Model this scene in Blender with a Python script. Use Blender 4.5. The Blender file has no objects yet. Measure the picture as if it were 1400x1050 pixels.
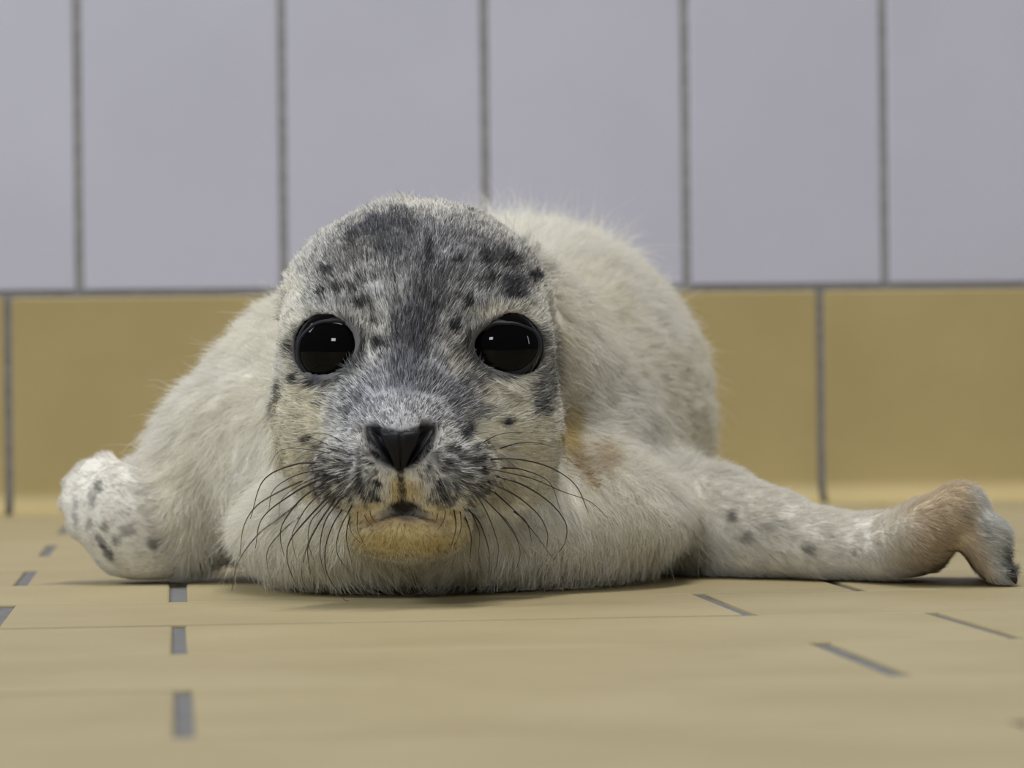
import bpy, bmesh, math, random
import numpy as np
from mathutils import Vector, Matrix

random.seed(7)
rng = np.random.default_rng(11)
sc = bpy.context.scene
col = sc.collection

# ------------------------------------------------------------------ camera
F = 4775.0            # focal length in pixels of the 1400 px wide frame
H = 0.0755            # camera height above the floor
YAW = math.radians(5.5)   # the tiled room is turned by this much against the view
ROLL = math.radians(-0.65)
cam_d = bpy.data.cameras.new('camera')
cam = bpy.data.objects.new('camera', cam_d)
col.objects.link(cam)
cam_d.sensor_width = 36.0
cam_d.lens = 36.0 * F / 1400.0
cam_d.clip_start = 0.02
cam_d.dof.use_dof = True
cam_d.dof.focus_distance = 1.215
cam_d.dof.aperture_fstop = 15.5
RC = Matrix.Rotation(math.radians(90), 3, 'X') @ Matrix.Rotation(ROLL, 3, 'Z')
cam.matrix_world = Matrix.Translation((0, 0, H)) @ RC.to_4x4()
sc.camera = cam
RCn = np.array(RC)

# ------------------------------------------------------------------ world, lights, exposure
w = bpy.data.worlds.new('room_light')
sc.world = w
w.use_nodes = True
bg = w.node_tree.nodes['Background']
bg.inputs[0].default_value = (0.86, 0.92, 1.0, 1)
bg.inputs[1].default_value = 0.125


def area(name, loc, target, sx, sy, power, color):
    d = bpy.data.lights.new(name, 'AREA')
    d.shape = 'RECTANGLE'
    d.size, d.size_y = sx, sy
    d.energy = power
    d.color = color
    o = bpy.data.objects.new(name, d)
    col.objects.link(o)
    o.location = loc
    o.rotation_euler = (Vector(target) - Vector(loc)).to_track_quat('-Z', 'Y').to_euler()
    return o


area('window_left_offscreen', (-3.3, 0.9, 2.7), (0.0, 1.45, 0.05), 1.5, 1.2, 75, (0.90, 0.95, 1.0))
area('window_behind_camera_offscreen', (-0.75, -2.2, 1.3), (0.0, 1.3, 0.05), 0.50, 0.34, 20, (0.88, 0.94, 1.0))
area('window_right_offscreen', (2.6, 0.35, 0.75), (0.0, 1.3, 0.05), 0.12, 0.7, 3.5, (0.88, 0.94, 1.0))
area('ceiling_lamp_rear_offscreen', (0.15, 1.35, 2.6), (0.0, 1.45, 0.0), 1.5, 0.12, 43, (1.0, 0.97, 0.92))
area('ceiling_lamp_front_offscreen', (-0.3, -0.3, 2.7), (-0.1, 1.0, 0.0), 1.5, 0.12, 14, (1.0, 0.97, 0.92))
sc.view_settings.view_transform = 'Standard'
sc.view_settings.look = 'None'
sc.view_settings.gamma = 1.0
sc.view_settings.use_curve_mapping = False
sc.view_settings.exposure = 0.03


# ------------------------------------------------------------------ helpers
def P(px, py, Y):
    """world point that stands Y metres from the camera in the direction of pixel px, py"""
    d = np.array([(px - 700.0) / F * Y, (525.0 - py) / F * Y, -Y])
    q = RCn @ d
    q[2] += H
    return q


def proj(p):
    q = p.copy()
    q[:, 2] -= H
    c = q @ RCn
    return 700.0 + F * c[:, 0] / -c[:, 2], 525.0 - F * c[:, 1] / -c[:, 2]


def S(r, g, b):
    c = np.array([r, g, b], float) / 255.0
    return np.where(c <= 0.04045, c / 12.92, ((c + 0.055) / 1.055) ** 2.4)


def sstep(a, b, x):
    t = np.clip((x - a) / (b - a), 0, 1)
    return t * t * (3 - 2 * t)


def hash3(i, j, k, seed):
    n = (i.astype(np.int64) * 73856093) ^ (j.astype(np.int64) * 19349663) ^ (k.astype(np.int64) * 83492791) ^ (seed * 2654435761)
    n = (n ^ (n >> 13)) * 1274126177
    n = n ^ (n >> 16)
    return (n & 0xFFFFFF).astype(np.float64) / float(0xFFFFFF)


def vnoise(p, scale, seed=0):
    """smooth value noise in 0..1"""
    q = p / scale
    i = np.floor(q).astype(np.int64)
    f = q - i
    f = f * f * (3 - 2 * f)
    r = 0
    for a in (0, 1):
        for b in (0, 1):
            for c in (0, 1):
                wgt = (f[:, 0] if a else 1 - f[:, 0]) * (f[:, 1] if b else 1 - f[:, 1]) * (f[:, 2] if c else 1 - f[:, 2])
                r = r + wgt * hash3(i[:, 0] + a, i[:, 1] + b, i[:, 2] + c, seed)
    return r


def material(name):
    m = bpy.data.materials.new(name)
    m.use_nodes = True
    nt = m.node_tree
    return m, nt, nt.nodes['Principled BSDF']


def link(name, mesh, mat=None, parent=None):
    o = bpy.data.objects.new(name, mesh)
    col.objects.link(o)
    if mat and not mesh.materials:
        mesh.materials.append(mat)
    if parent:
        o.parent = parent
    return o


def mesh_from(name, verts, faces, smooth=True):
    me = bpy.data.meshes.new(name)
    me.from_pydata([tuple(v) for v in verts], [], [tuple(f) for f in faces])
    if smooth:
        me.polygons.foreach_set('use_smooth', [True] * len(me.polygons))
    me.update()
    return me


# ------------------------------------------------------------------ tile materials
def tile_material(name, c1, c2, rough, spread, bump=0.0, nscale=9.0, stain=None, coat=0.0):
    m, nt, b = material(name)
    N, L = nt.nodes, nt.links
    tc = N.new('ShaderNodeTexCoord')
    oi = N.new('ShaderNodeObjectInfo')
    add = N.new('ShaderNodeVectorMath'); add.operation = 'ADD'
    mul = N.new('ShaderNodeVectorMath'); mul.operation = 'SCALE'
    comb = N.new('ShaderNodeCombineXYZ')
    L.new(oi.outputs['Random'], comb.inputs[0]); L.new(oi.outputs['Random'], comb.inputs[1])
    L.new(comb.outputs[0], mul.inputs[0]); mul.inputs['Scale'].default_value = 37.0
    L.new(tc.outputs['Object'], add.inputs[0]); L.new(mul.outputs[0], add.inputs[1])
    n1 = N.new('ShaderNodeTexNoise'); n1.inputs['Scale'].default_value = nscale; n1.inputs['Detail'].default_value = 4
    L.new(add.outputs[0], n1.inputs['Vector'])
    ramp = N.new('ShaderNodeValToRGB')
    ramp.color_ramp.elements[0].position = 0.35; ramp.color_ramp.elements[1].position = 0.65
    ramp.color_ramp.elements[0].color = (*c1, 1); ramp.color_ramp.elements[1].color = (*c2, 1)
    L.new(n1.outputs['Fac'], ramp.inputs[0])
    hsv = N.new('ShaderNodeHueSaturation')
    mr = N.new('ShaderNodeMapRange')
    mr.inputs['To Min'].default_value = 1 - spread; mr.inputs['To Max'].default_value = 1 + spread
    L.new(oi.outputs['Random'], mr.inputs['Value'])
    L.new(mr.outputs[0], hsv.inputs['Value'])
    L.new(ramp.outputs[0], hsv.inputs['Color'])
    out = hsv.outputs[0]
    if stain:
        n3 = N.new('ShaderNodeTexNoise'); n3.inputs['Scale'].default_value = 55; n3.inputs['Detail'].default_value = 6
        L.new(add.outputs[0], n3.inputs['Vector'])
        r3 = N.new('ShaderNodeValToRGB')
        r3.color_ramp.elements[0].position = 0.62; r3.color_ramp.elements[1].position = 0.78
        r3.color_ramp.elements[0].color = (0, 0, 0, 1); r3.color_ramp.elements[1].color = (0.5, 0.5, 0.5, 1)
        L.new(n3.outputs['Fac'], r3.inputs[0])
        mx = N.new('ShaderNodeMix'); mx.data_type = 'RGBA'
        L.new(r3.outputs[0], mx.inputs['Factor'])
        L.new(out, mx.inputs[6]); mx.inputs[7].default_value = (*stain, 1)
        out = mx.outputs[2]
    L.new(out, b.inputs['Base Color'])
    b.inputs['Roughness'].default_value = rough
    b.inputs['Coat Weight'].default_value = coat
    b.inputs['Coat Roughness'].default_value = 0.15
    if bump:
        n2 = N.new('ShaderNodeTexNoise'); n2.inputs['Scale'].default_value = 260; n2.inputs['Detail'].default_value = 3
        L.new(add.outputs[0], n2.inputs['Vector'])
        bp = N.new('ShaderNodeBump'); bp.inputs['Strength'].default_value = bump; bp.inputs['Distance'].default_value = 0.0006
        L.new(n2.outputs['Fac'], bp.inputs['Height']); L.new(bp.outputs[0], b.inputs['Normal'])
    return m


M_white = tile_material('white_glazed_tile', (0.515, 0.52, 0.632), (0.56, 0.565, 0.685), 0.3, 0.02, nscale=5)
M_floor = tile_material('sand_floor_tile', (0.335, 0.276, 0.147), (0.375, 0.314, 0.176), 0.6, 0.03, 0.4, nscale=14, stain=(0.28, 0.225, 0.125))
M_base = tile_material('ochre_skirting_tile', (0.415, 0.330, 0.148), (0.46, 0.365, 0.170), 0.6, 0.03, 0.2, nscale=12)
def grout(name, lo, hi):
    m, nt, b = material(name)
    n = nt.nodes.new('ShaderNodeTexNoise'); n.inputs['Scale'].default_value = 220; n.inputs['Detail'].default_value = 5
    tcn = nt.nodes.new('ShaderNodeTexCoord'); nt.links.new(tcn.outputs['Object'], n.inputs['Vector'])
    r = nt.nodes.new('ShaderNodeValToRGB')
    r.color_ramp.elements[0].color = (lo, lo, lo * 1.04, 1); r.color_ramp.elements[1].color = (hi, hi, hi * 1.03, 1)
    r.color_ramp.elements[0].position = 0.3; r.color_ramp.elements[1].position = 0.7
    nt.links.new(n.outputs['Fac'], r.inputs[0]); nt.links.new(r.outputs[0], b.inputs['Base Color'])
    b.inputs['Roughness'].default_value = 0.9
    return m


M_gwall = grout('pale_wall_grout', 0.25, 0.36)
M_gbase = grout('dark_skirting_grout', 0.15, 0.26)
M_gfloor = grout('dark_floor_grout', 0.115, 0.175)


# ------------------------------------------------------------------ the tiled room
def box_mesh(name, x0, x1, y0, y1, z0, z1, bev=0.0, seg=2):
    bm = bmesh.new()
    bmesh.ops.create_cube(bm, size=1.0)
    for v in bm.verts:
        v.co = ((x0 + x1) / 2 + v.co.x * (x1 - x0), (y0 + y1) / 2 + v.co.y * (y1 - y0), (z0 + z1) / 2 + v.co.z * (z1 - z0))
    if bev:
        bmesh.ops.bevel(bm, geom=list(bm.edges), offset=bev, segments=seg, profile=0.5, affect='EDGES')
    me = bpy.data.meshes.new(name)
    bm.to_mesh(me)
    bm.free()
    return me


def structure(name, me, mat, label):
    o = link(name, me, mat)
    o.rotation_euler = (0, 0, YAW)
    o['kind'] = 'structure'
    o['label'] = label
    return o


GAP = 0.0045
V_WALL = 2.157
U0, U1 = -1.55, 2.0
floor = structure('floor', box_mesh('floor', U0, U1, 0.1, V_WALL + 0.02, -0.03, -0.0013), M_gfloor, 'grey grouted floor of sand coloured oblong tiles')
wall = structure('wall_back', box_mesh('wall_back', U0, U1, V_WALL - 0.0050, V_WALL + 0.12, -0.03, 0.92), M_gwall, 'grey grouted wall of upright white tiles')
base = structure('baseboard_back', box_mesh('baseboard_back', U0, U1, V_WALL - 0.0068, V_WALL - 0.0051, 0.0, 0.1345), M_gbase, 'band of ochre skirting tiles with coved foot')

# floor tiles: rows run along the wall, every other row shifted a quarter tile
ROW, LEN = 0.120, 0.244
TL, TR = LEN - GAP, ROW - 0.0025
ft = box_mesh('floor_tile', -TL / 2, TL / 2, -TR / 2, TR / 2, -0.012, 0.0, 0.0009, 2)
ft.materials.append(M_floor)
v_first = 1.2387 + 7 * ROW      # far edge of the last whole row before the cove
nrow = 0
for k in range(-7, 9):
    vc = 1.2387 - (k + 0.5) * ROW
    off = -0.06 if k % 2 == 0 else 0.0
    m0 = int(math.floor((U0 - off) / LEN)) + 1
    m1 = int(math.floor((U1 - off) / LEN))
    for m in range(m0, m1):
        o = bpy.data.objects.new('tile', ft)
        col.objects.link(o)
        o.parent = floor
        j = random.uniform(-0.0012, 0.0012)
        o.location = (off + (m + 0.5) * LEN + j, vc, random.uniform(-0.0004, 0.0))
        o.rotation_euler = (random.uniform(-0.0008, 0.0008), random.uniform(-0.0005, 0.0005), random.uniform(-0.002, 0.002))

# a last row of cut tiles against the cove
cd_ = V_WALL - 0.008 - 0.0188 - 0.003 - (1.2387 + 7 * ROW + 0.00125)
ct = box_mesh('cut_floor_tile', -TL / 2, TL / 2, -cd_ / 2, cd_ / 2, -0.012, 0.0, 0.0009, 2)
ct.materials.append(M_floor)
for m in range(int(U0 / LEN) + 1, int(U1 / LEN) - 1):
    o = bpy.data.objects.new('tile', ct)
    col.objects.link(o)
    o.parent = floor
    o.location = ((m + 0.5) * LEN - 0.06, 1.2387 + 7 * ROW + 0.00125 + cd_ / 2, random.uniform(-0.0004, 0.0))

# skirting tiles with a coved foot, one profile swept along the wall
BP = 0.2510
BL = BP - GAP


def skirting_mesh():
    bm = bmesh.new()
    vf = V_WALL - 0.008
    prof = [(vf + 0.0075, 0.1315), (vf + 0.0008, 0.1315), (vf, 0.1306)]
    R = 0.014
    z0 = 0.0005
    prof.append((vf, z0 + R + 0.03))
    for q in range(9):
        t = q / 8 * math.pi / 2
        prof.append((vf - R + R * math.cos(t), z0 + R - R * math.sin(t)))
    prof += [(vf - R - 0.004, z0), (vf - R - 0.0048, z0 - 0.0008), (vf - R - 0.0048, z0 - 0.008), (vf + 0.0075, z0 - 0.008)]
    rings = []
    bev = 0.0009
    cen = (vf - 0.004, 0.05)
    for u, ins in ((-BL / 2, bev), (-BL / 2 + bev, 0), (BL / 2 - bev, 0), (BL / 2, bev)):
        ring = []
        for (y, z) in prof:
            ring.append(bm.verts.new((u, y + (ins if y < vf + 0.005 else 0), z - (ins if z > 0.12 or (y < vf - 0.01 and z > z0 - 0.002) else 0))))
        rings.append(ring)
    for a, b_ in zip(rings, rings[1:]):
        for i in range(len(prof)):
            j = (i + 1) % len(prof)
            bm.faces.new((a[i], a[j], b_[j], b_[i]))
    bm.faces.new(rings[0][::-1])
    bm.faces.new(rings[-1])
    bmesh.ops.recalc_face_normals(bm, faces=bm.faces)
    me = bpy.data.meshes.new('skirting_tile')
    bm.to_mesh(me)
    bm.free()
    me.polygons.foreach_set('use_smooth', [True] * len(me.polygons))
    me.set_sharp_from_angle(angle=math.radians(25))
    me.materials.append(M_base)
    return me


bt = skirting_mesh()
u = -0.1015 + BP / 2
for m in range(-5, 7):
    o = bpy.data.objects.new('tile', bt)
    col.objects.link(o)
    o.parent = base
    o.location = (u + m * BP, random.uniform(-0.0004, 0.0004), random.uniform(-0.0003, 0.0003))

# white wall tiles
WP = 0.125
WH = 0.250
WG = 0.0056
wt = box_mesh('wall_tile', -(WP - WG) / 2, (WP - WG) / 2, V_WALL - 0.007, V_WALL + 0.004, 0.0, WH - GAP, 0.0012, 3)
wt.materials.append(M_white)
for rr in range(3):
    for m in range(-12, 15):
        o = bpy.data.objects.new('tile', wt)
        col.objects.link(o)
        o.parent = wall
        o.location = (0.0676 + (m + 0.5) * WP + random.uniform(-0.0004, 0.0004), random.uniform(-0.0004, 0.0004), 0.1357 + rr * WH)

# ------------------------------------------------------------------ the seal pup: implicit body
def ell(p, c, r):
    q = (p - c) / r
    k0 = np.sqrt((q * q).sum(1)) + 1e-9
    q2 = q / r
    k1 = np.sqrt((q2 * q2).sum(1)) + 1e-9
    return k0 * (k0 - 1.0) / k1


def cone(p, a, b, ra, rb):
    ab = b - a
    t = np.clip(((p - a) @ ab) / (ab @ ab), 0, 1)
    d = p - a - t[:, None] * ab
    return np.sqrt((d * d).sum(1)) - (ra + (rb - ra) * t)


def smin(a, b, k):
    h = np.clip(0.5 + 0.5 * (b - a) / k, 0, 1)
    return b + (a - b) * h - k * h * (1 - h)


def smax(a, b, k):
    return -smin(-a, -b, k)


def E(px, py, Y, rx, rz, ry, p):
    s = Y / F
    return ell(p, P(px, py, Y), np.array([rx * s, ry, rz * s]))


def Cn(a, b, p):
    return cone(p, P(*a[:3]), P(*b[:3]), a[3] * a[2] / F, b[3] * b[2] / F)


def chain(pts, p, k=0.008):
    d = None
    for a, b in zip(pts, pts[1:]):
        e = Cn(a, b, p)
        d = e if d is None else smin(d, e, k)
    return d


def culled(f, m, p, far):
    out = np.full(len(p), far)
    if m.any():
        out[m] = f(p[m])
    return out


def d_head(p):
    return culled(d_head_, p[:, 1] < 1.42, p, 0.06)


def d_head_(p):
    d = E(570, 434, 1.285, 186, 160, 0.064, p)
    d = smin(d, Cn((566, 505, 1.255, 140), (550, 612, 1.208, 84), p), 0.02)
    d = smin(d, E(447, 462, 1.246, 52, 50, 0.017, p), 0.014)
    d = smin(d, E(690, 460, 1.246, 56, 52, 0.017, p), 0.014)
    d = smin(d, E(443, 585, 1.255, 66, 95, 0.032, p), 0.018)
    d = smin(d, E(682, 590, 1.255, 86, 100, 0.034, p), 0.018)
    d = smin(d, E(494, 646, 1.197, 64, 54, 0.016, p), 0.010)
    d = smin(d, E(611, 645, 1.197, 68, 55, 0.016, p), 0.008)
    d = smin(d, E(547, 600, 1.190, 46, 34, 0.014, p), 0.010)
    d = smin(d, E(556, 718, 1.217, 88, 48, 0.030, p), 0.006)
    return d


def d_torso(p):
    d = E(700, 560, 1.50, 262, 254, 0.150, p)
    d = smin(d, culled(d_front, p[:, 1] < 1.58, p, 0.12), 0.03)
    return smin(d, culled(d_rear, p[:, 1] > 1.50, p, 0.12), 0.05)


def d_front(p):
    d = E(570, 724, 1.308, 243, 92, 0.074, p)
    d = smin(d, E(745, 705, 1.325, 190, 97, 0.060, p), 0.02)
    d = smin(d, E(590, 600, 1.375, 250, 200, 0.087, p), 0.03)
    d = smin(d, E(655, 505, 1.350, 168, 178, 0.060, p), 0.007)
    return smin(d, chain([(430, 530, 1.40, 120), (310, 640, 1.375, 106), (250, 705, 1.362, 66)], p), 0.035)


def d_rear(p):
    d = E(715, 580, 1.68, 212, 186, 0.200, p)
    d = smin(d, E(725, 610, 1.86, 146, 118, 0.130, p), 0.05)
    # hind flippers, lying side by side behind the body
    d = smin(d, chain([(720, 640, 1.93, 55), (700, 670, 2.00, 30), (672, 676, 2.055, 34), (650, 676, 2.09, 14)], p), 0.03)
    return smin(d, chain([(740, 640, 1.93, 55), (765, 670, 2.00, 30), (792, 676, 2.055, 34), (815, 676, 2.09, 14)], p), 0.03)


LDIG = [((185, 690, 1.36), (146, 632, 1.372)), ((170, 700, 1.358), (119, 644, 1.368)), ((160, 705, 1.356), (101, 664, 1.364)),
        ((155, 712, 1.354), (96, 691, 1.360)), ((160, 730, 1.353), (110, 722, 1.356))]
RDIG = []
for i_ in range(5):
    s_ = i_ / 4.0
    yy = 1.275 + 0.046 * s_
    RDIG.append([(1222, 759 - 2 * s_, 1.300 + 0.022 * s_, 35 - 5 * s_),
                 (1268 - 3 * s_, 724 + 2 * s_, yy + 0.004, 31 - 3 * s_),
                 (1310 - 4 * s_, 700 + 5 * s_, yy, 29 - 2 * s_),
                 (1346 - 6 * s_, 734 + 3 * s_, yy - 0.002, 24 - 2 * s_),
                 (1367 - 16 * s_, 786 - 9 * s_, yy - 0.004, 17)])


def d_limbs(p):
    return (culled(d_left, (p[:, 0] < -0.085) & (p[:, 1] < 1.46), p, 0.03),
            culled(d_right, (p[:, 0] > 0.0) & (p[:, 1] < 1.50), p, 0.03))


def d_left(p):
    # left flipper: back of the hand turned to the camera
    s = 1.358 / F
    c = P(186, 720, 1.358)
    a = math.radians(35)
    q = p - c
    R = np.array([[math.cos(a), 0, -math.sin(a)], [0, 1, 0], [math.sin(a), 0, math.cos(a)]])
    d = ell(q @ R, np.zeros(3), np.array([70 * s, 0.022, 88 * s]))
    d = smin(d, Cn((208, 752, 1.356, 47), (225, 700, 1.362, 64), p), 0.012)
    for a_, b_ in LDIG:
        d = smin(d, Cn((*a_, 24), (*b_, 14), p), 0.007)
    return d


def d_digits(p):
    r = None
    for dg in RDIG:
        e = chain(dg, p, 0.006)
        r = e if r is None else smin(r, e, 0.010)
    return r


def d_right(p):
    r = chain([(905, 705, 1.395, 72), (985, 717, 1.365, 60), (1060, 742, 1.345, 50), (1150, 760, 1.325, 41), (1235, 760, 1.312, 38)], p, 0.02)
    return smin(r, culled(d_digits, p[:, 0] > 0.10, p, 0.03), 0.012)


EYES = [  # px, py of the opening's centre, inner contour radii, outer contour (angle from +x, up positive)
    dict(c=(449, 474), inner=[(0, 37), (30, 39), (60, 35), (90, 31), (135, 33), (180, 38), (215, 42), (240, 44), (270, 37), (315, 32)],
         outer=[(0, 49), (45, 50), (90, 44), (135, 48), (165, 56), (180, 60), (200, 56), (225, 54), (245, 57), (270, 49), (315, 44)]),
    dict(c=(693, 474), inner=[(0, 42), (20, 41), (60, 31), (90, 28), (135, 33), (165, 43), (185, 47), (205, 42), (235, 34), (270, 32), (315, 36)],
         outer=[(0, 52), (20, 52), (45, 45), (60, 42), (90, 41), (135, 45), (165, 55), (180, 54), (225, 47), (270, 42), (315, 45)]),
]
EYES[0]['open'] = (0.0098, 0.0088)
EYES[1]['open'] = (0.0116, 0.0078)
EYE_R, EYE_K = 0.0133, 0.60


def d_raw(p):
    """the body before eyes, nostrils and mouth are cut in"""
    t = d_torso(p)
    hd = d_head(p)
    l, r = d_limbs(p)
    d = smin(t, hd, 0.014)
    d = smin(d, l, 0.010)
    d = smin(d, r, 0.022)
    return smax(d, 0.0012 - p[:, 2], 0.006)


def hit(px, py, f=d_raw, y0=1.12, y1=1.8):
    """first point of the surface f seen through each pixel"""
    px = np.atleast_1d(np.asarray(px, float)); py = np.atleast_1d(np.asarray(py, float))
    d = np.stack([(px - 700) / F, (525 - py) / F, -np.ones_like(px)], 1) @ RCn.T
    t = np.full(len(px), y0)
    o = np.array([0, 0, H])
    for _ in range(90):
        v = f(o + d * t[:, None])
        t = np.minimum(t + v * 0.7, y1)
    return o + d * t[:, None]


def grad(f, p, e=0.0006):
    g = np.zeros_like(p)
    for a in range(3):
        o = np.zeros(3); o[a] = e
        g[:, a] = f(p + o) - f(p - o)
    return g / (np.linalg.norm(g, axis=1, keepdims=True) + 1e-12)


for e in EYES:
    s_ = hit(*e['c'])
    n_ = grad(d_raw, s_, 0.004)[0]
    e['p'] = s_[0]; e['n'] = n_
    view = np.array([0, 0, H]) - s_[0]; view /= np.linalg.norm(view)
    ax = n_ * 0.45 + view * 0.55; ax /= np.linalg.norm(ax)
    e['ax'] = ax
    e['o'] = s_[0] - ax * 0.0112
    hx = np.cross(np.array([0, 0, 1.0]), -ax); hx /= np.linalg.norm(hx)
    e['h'] = hx; e['v'] = np.cross(ax, hx)
    e['o'] = e['o'] - ax * 0.0008
    e['f'] = e['o'] + ax * EYE_R * (1 - EYE_K)      # centre of the flattened eyeball, same apex       # centre of the eyeball


def contour(tab, ang):
    a = np.array([t[0] for t in tab] + [360.0]); v = np.array([t[1] for t in tab] + [tab[0][1]], float)
    # smooth periodic interpolation
    x = np.mod(ang, 360.0)
    i = np.clip(np.searchsorted(a, x, side='right') - 1, 0, len(a) - 2)
    t = (x - a[i]) / (a[i + 1] - a[i])
    t = t * t * (3 - 2 * t) * 0.6 + t * 0.4
    return v[i] * (1 - t) + v[i + 1] * t


NOST = [((503, 588), (534, 628)), ((591, 586), (561, 628))]
_n = hit([503, 534, 591, 561, 552, 490, 520, 585, 622, 547, 551], [588, 628, 586, 628, 694, 722, 706, 706, 722, 642, 688])
NOST3 = [(_n[0], _n[1]), (_n[2], _n[3])]
MOUTH = _n[4]
LIP = [(_n[5], _n[6]), (_n[6], _n[4]), (_n[4], _n[7]), (_n[7], _n[8])]
PHIL = (_n[9], _n[10])
EARS = hit([761], [430])


def d_body(p):
    d = d_raw(p)
    near = (p[:, 1] < 1.30) & (d < 0.03)
    if near.any():
        q = p[near]
        v = d[near]
        for e in EYES:
            rel = q - e['o']
            ball = np.sqrt((rel * rel).sum(1)) - (EYE_R + 0.0012)
            v = smax(v, -ball, 0.0015)
            rh, rv = e['open']
            hh = np.sqrt(((rel @ e['h']) / rh) ** 2 + ((rel @ e['v']) / rv) ** 2)
            tube = np.maximum((hh - 1) * min(rh, rv), -(rel @ e['ax']))
            v = smax(v, -tube, 0.002)
        for a, b in NOST3:
            v = smax(v, -cone(q, a, b, 0.0042, 0.0034), 0.001)
        for (a, b), (r1, r2) in zip(LIP, ((0.0008, 0.0011), (0.0011, 0.0021), (0.0021, 0.0011), (0.0011, 0.0008))):
            v = smax(v, -cone(q, a, b, r1, r2), 0.001)
        v = smax(v, -cone(q, PHIL[0], PHIL[1], 0.0009, 0.0009), 0.001)
        ec = EARS[0]
        v = smax(v, -ell(q, ec, np.array([0.0020, 0.006, 0.0030])), 0.0008)
        d[near] = v
    return d


def surface_nets(f, lo, hi, h, sub=4):
    n = np.ceil((hi - lo) / h).astype(int)
    n = (n // sub + 1) * sub + 1
    nc = (n - 1) // sub + 1
    ax = [lo[a] + np.arange(nc[a]) * h * sub for a in range(3)]
    G = np.stack(np.meshgrid(*ax, indexing='ij'), -1).reshape(-1, 3)
    D = np.concatenate([d_raw(c) for c in np.array_split(G, 8)]).reshape(nc)

    def up(A, axis):
        A = np.moveaxis(A, axis, 0)
        m = A.shape[0]
        out = np.empty(((m - 1) * sub + 1,) + A.shape[1:], A.dtype)
        for s in range(sub):
            t = s / sub
            out[s:-1:sub] = A[:-1] * (1 - t) + A[1:] * t
        out[-1] = A[-1]
        return np.moveaxis(out, 0, axis)
    D = up(up(up(D.astype(np.float32), 0), 1), 2)
    idx = np.argwhere(np.abs(D) < h * sub * 1.3)
    pts = lo + idx * h
    vals = np.concatenate([f(c) for c in np.array_split(pts, max(1, len(pts) // 250000))])
    D[idx[:, 0], idx[:, 1], idx[:, 2]] = vals
    neg = D < 0
    nx, ny, nz = D.shape
    cs = np.zeros((nx - 1, ny - 1, nz - 1), np.int8)
    for a in (0, 1):
        for b in (0, 1):
            for c in (0, 1):
                cs += neg[a:nx - 1 + a, b:ny - 1 + b, c:nz - 1 + c]
    act = np.argwhere((cs > 0) & (cs < 8))
    vid = np.full(cs.shape, -1, np.int32)
    vid[act[:, 0], act[:, 1], act[:, 2]] = np.arange(len(act))
    acc = np.zeros((len(act), 3)); cnt = np.zeros(len(act))
    corners = [(a, b, c) for a in (0, 1) for b in (0, 1) for c in (0, 1)]
    for i, A in enumerate(corners):
        for B in corners[i + 1:]:
            if sum(abs(A[t] - B[t]) for t in range(3)) != 1:
                continue
            va = D[act[:, 0] + A[0], act[:, 1] + A[1], act[:, 2] + A[2]]
            vb = D[act[:, 0] + B[0], act[:, 1] + B[1], act[:, 2] + B[2]]
            m = (va < 0) != (vb < 0)
            t = np.where(m, va / (va - vb + 1e-20), 0)
            pos = np.array(A) + t[:, None] * (np.array(B) - np.array(A))
            acc[m] += pos[m]; cnt[m] += 1
    V = lo + (act + acc / cnt[:, None]) * h
    quads = []
    for axis in range(3):
        sl0 = [slice(None)] * 3; sl1 = [slice(None)] * 3
        sl0[axis] = slice(0, -1); sl1[axis] = slice(1, None)
        ch = neg[tuple(sl0)] != neg[tuple(sl1)]
        e = np.argwhere(ch)
        o1, o2 = (axis + 1) % 3, (axis + 2) % 3
        ok = (e[:, o1] > 0) & (e[:, o2] > 0) & (e[:, o1] < D.shape[o1] - 1) & (e[:, o2] < D.shape[o2] - 1)
        e = e[ok]

        def cell(da, db):
            c = e.copy(); c[:, o1] += da; c[:, o2] += db
            return vid[c[:, 0], c[:, 1], c[:, 2]]
        q = np.stack([cell(-1, -1), cell(0, -1), cell(0, 0), cell(-1, 0)], 1)
        inside = neg[e[:, 0], e[:, 1], e[:, 2]]
        q[~inside] = q[~inside][:, ::-1]
        quads.append(q)
    Q = np.concatenate(quads)
    Q = Q[(Q >= 0).all(1)]
    return V, Q


GH = 0.0015
V, Q = surface_nets(d_body, np.array([-0.20, 1.15, -0.004]), np.array([0.215, 2.12, 0.165]), GH)
# pull the vertices onto the exact surface
for _ in range(2):
    dv = d_body(V)
    g = grad(d_body, V, 0.0005)
    V = V - g * np.clip(dv, -0.0006, 0.0006)[:, None]
NV = grad(d_body, V, 0.0012)

# ------------------------------------------------------------------ coat colours and zones
FACE = [(392, 352), (430, 312), (480, 280), (560, 262), (640, 268), (700, 292), (745, 340), (768, 420), (782, 500), (780, 580),
        (770, 650), (735, 710), (670, 755), (600, 776), (555, 778), (500, 772), (440, 745), (405, 700), (382, 640), (370, 560), (366, 480), (374, 410)]


NOSE = [(500, 582), (512, 582), (548, 590), (582, 581), (596, 580), (592, 600), (567, 632), (550, 646), (545, 646), (530, 632), (504, 600)]


def poly_sd(px, py, poly):
    P_ = np.array(poly, float)
    d = np.full(len(px), 1e9); ins = np.zeros(len(px), bool)
    for i in range(len(P_)):
        a, b_ = P_[i], P_[(i + 1) % len(P_)]
        e = b_ - a
        wx, wy = px - a[0], py - a[1]
        t = np.clip((wx * e[0] + wy * e[1]) / (e @ e), 0, 1)
        d = np.minimum(d, np.hypot(wx - t * e[0], wy - t * e[1]))
        c = ((a[1] <= py) != (b_[1] <= py))
        xi = a[0] + (py - a[1]) / (e[1] if e[1] else 1e-9) * e[0]
        ins ^= c & (px < xi)
    return np.where(ins, -d, d)


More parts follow.
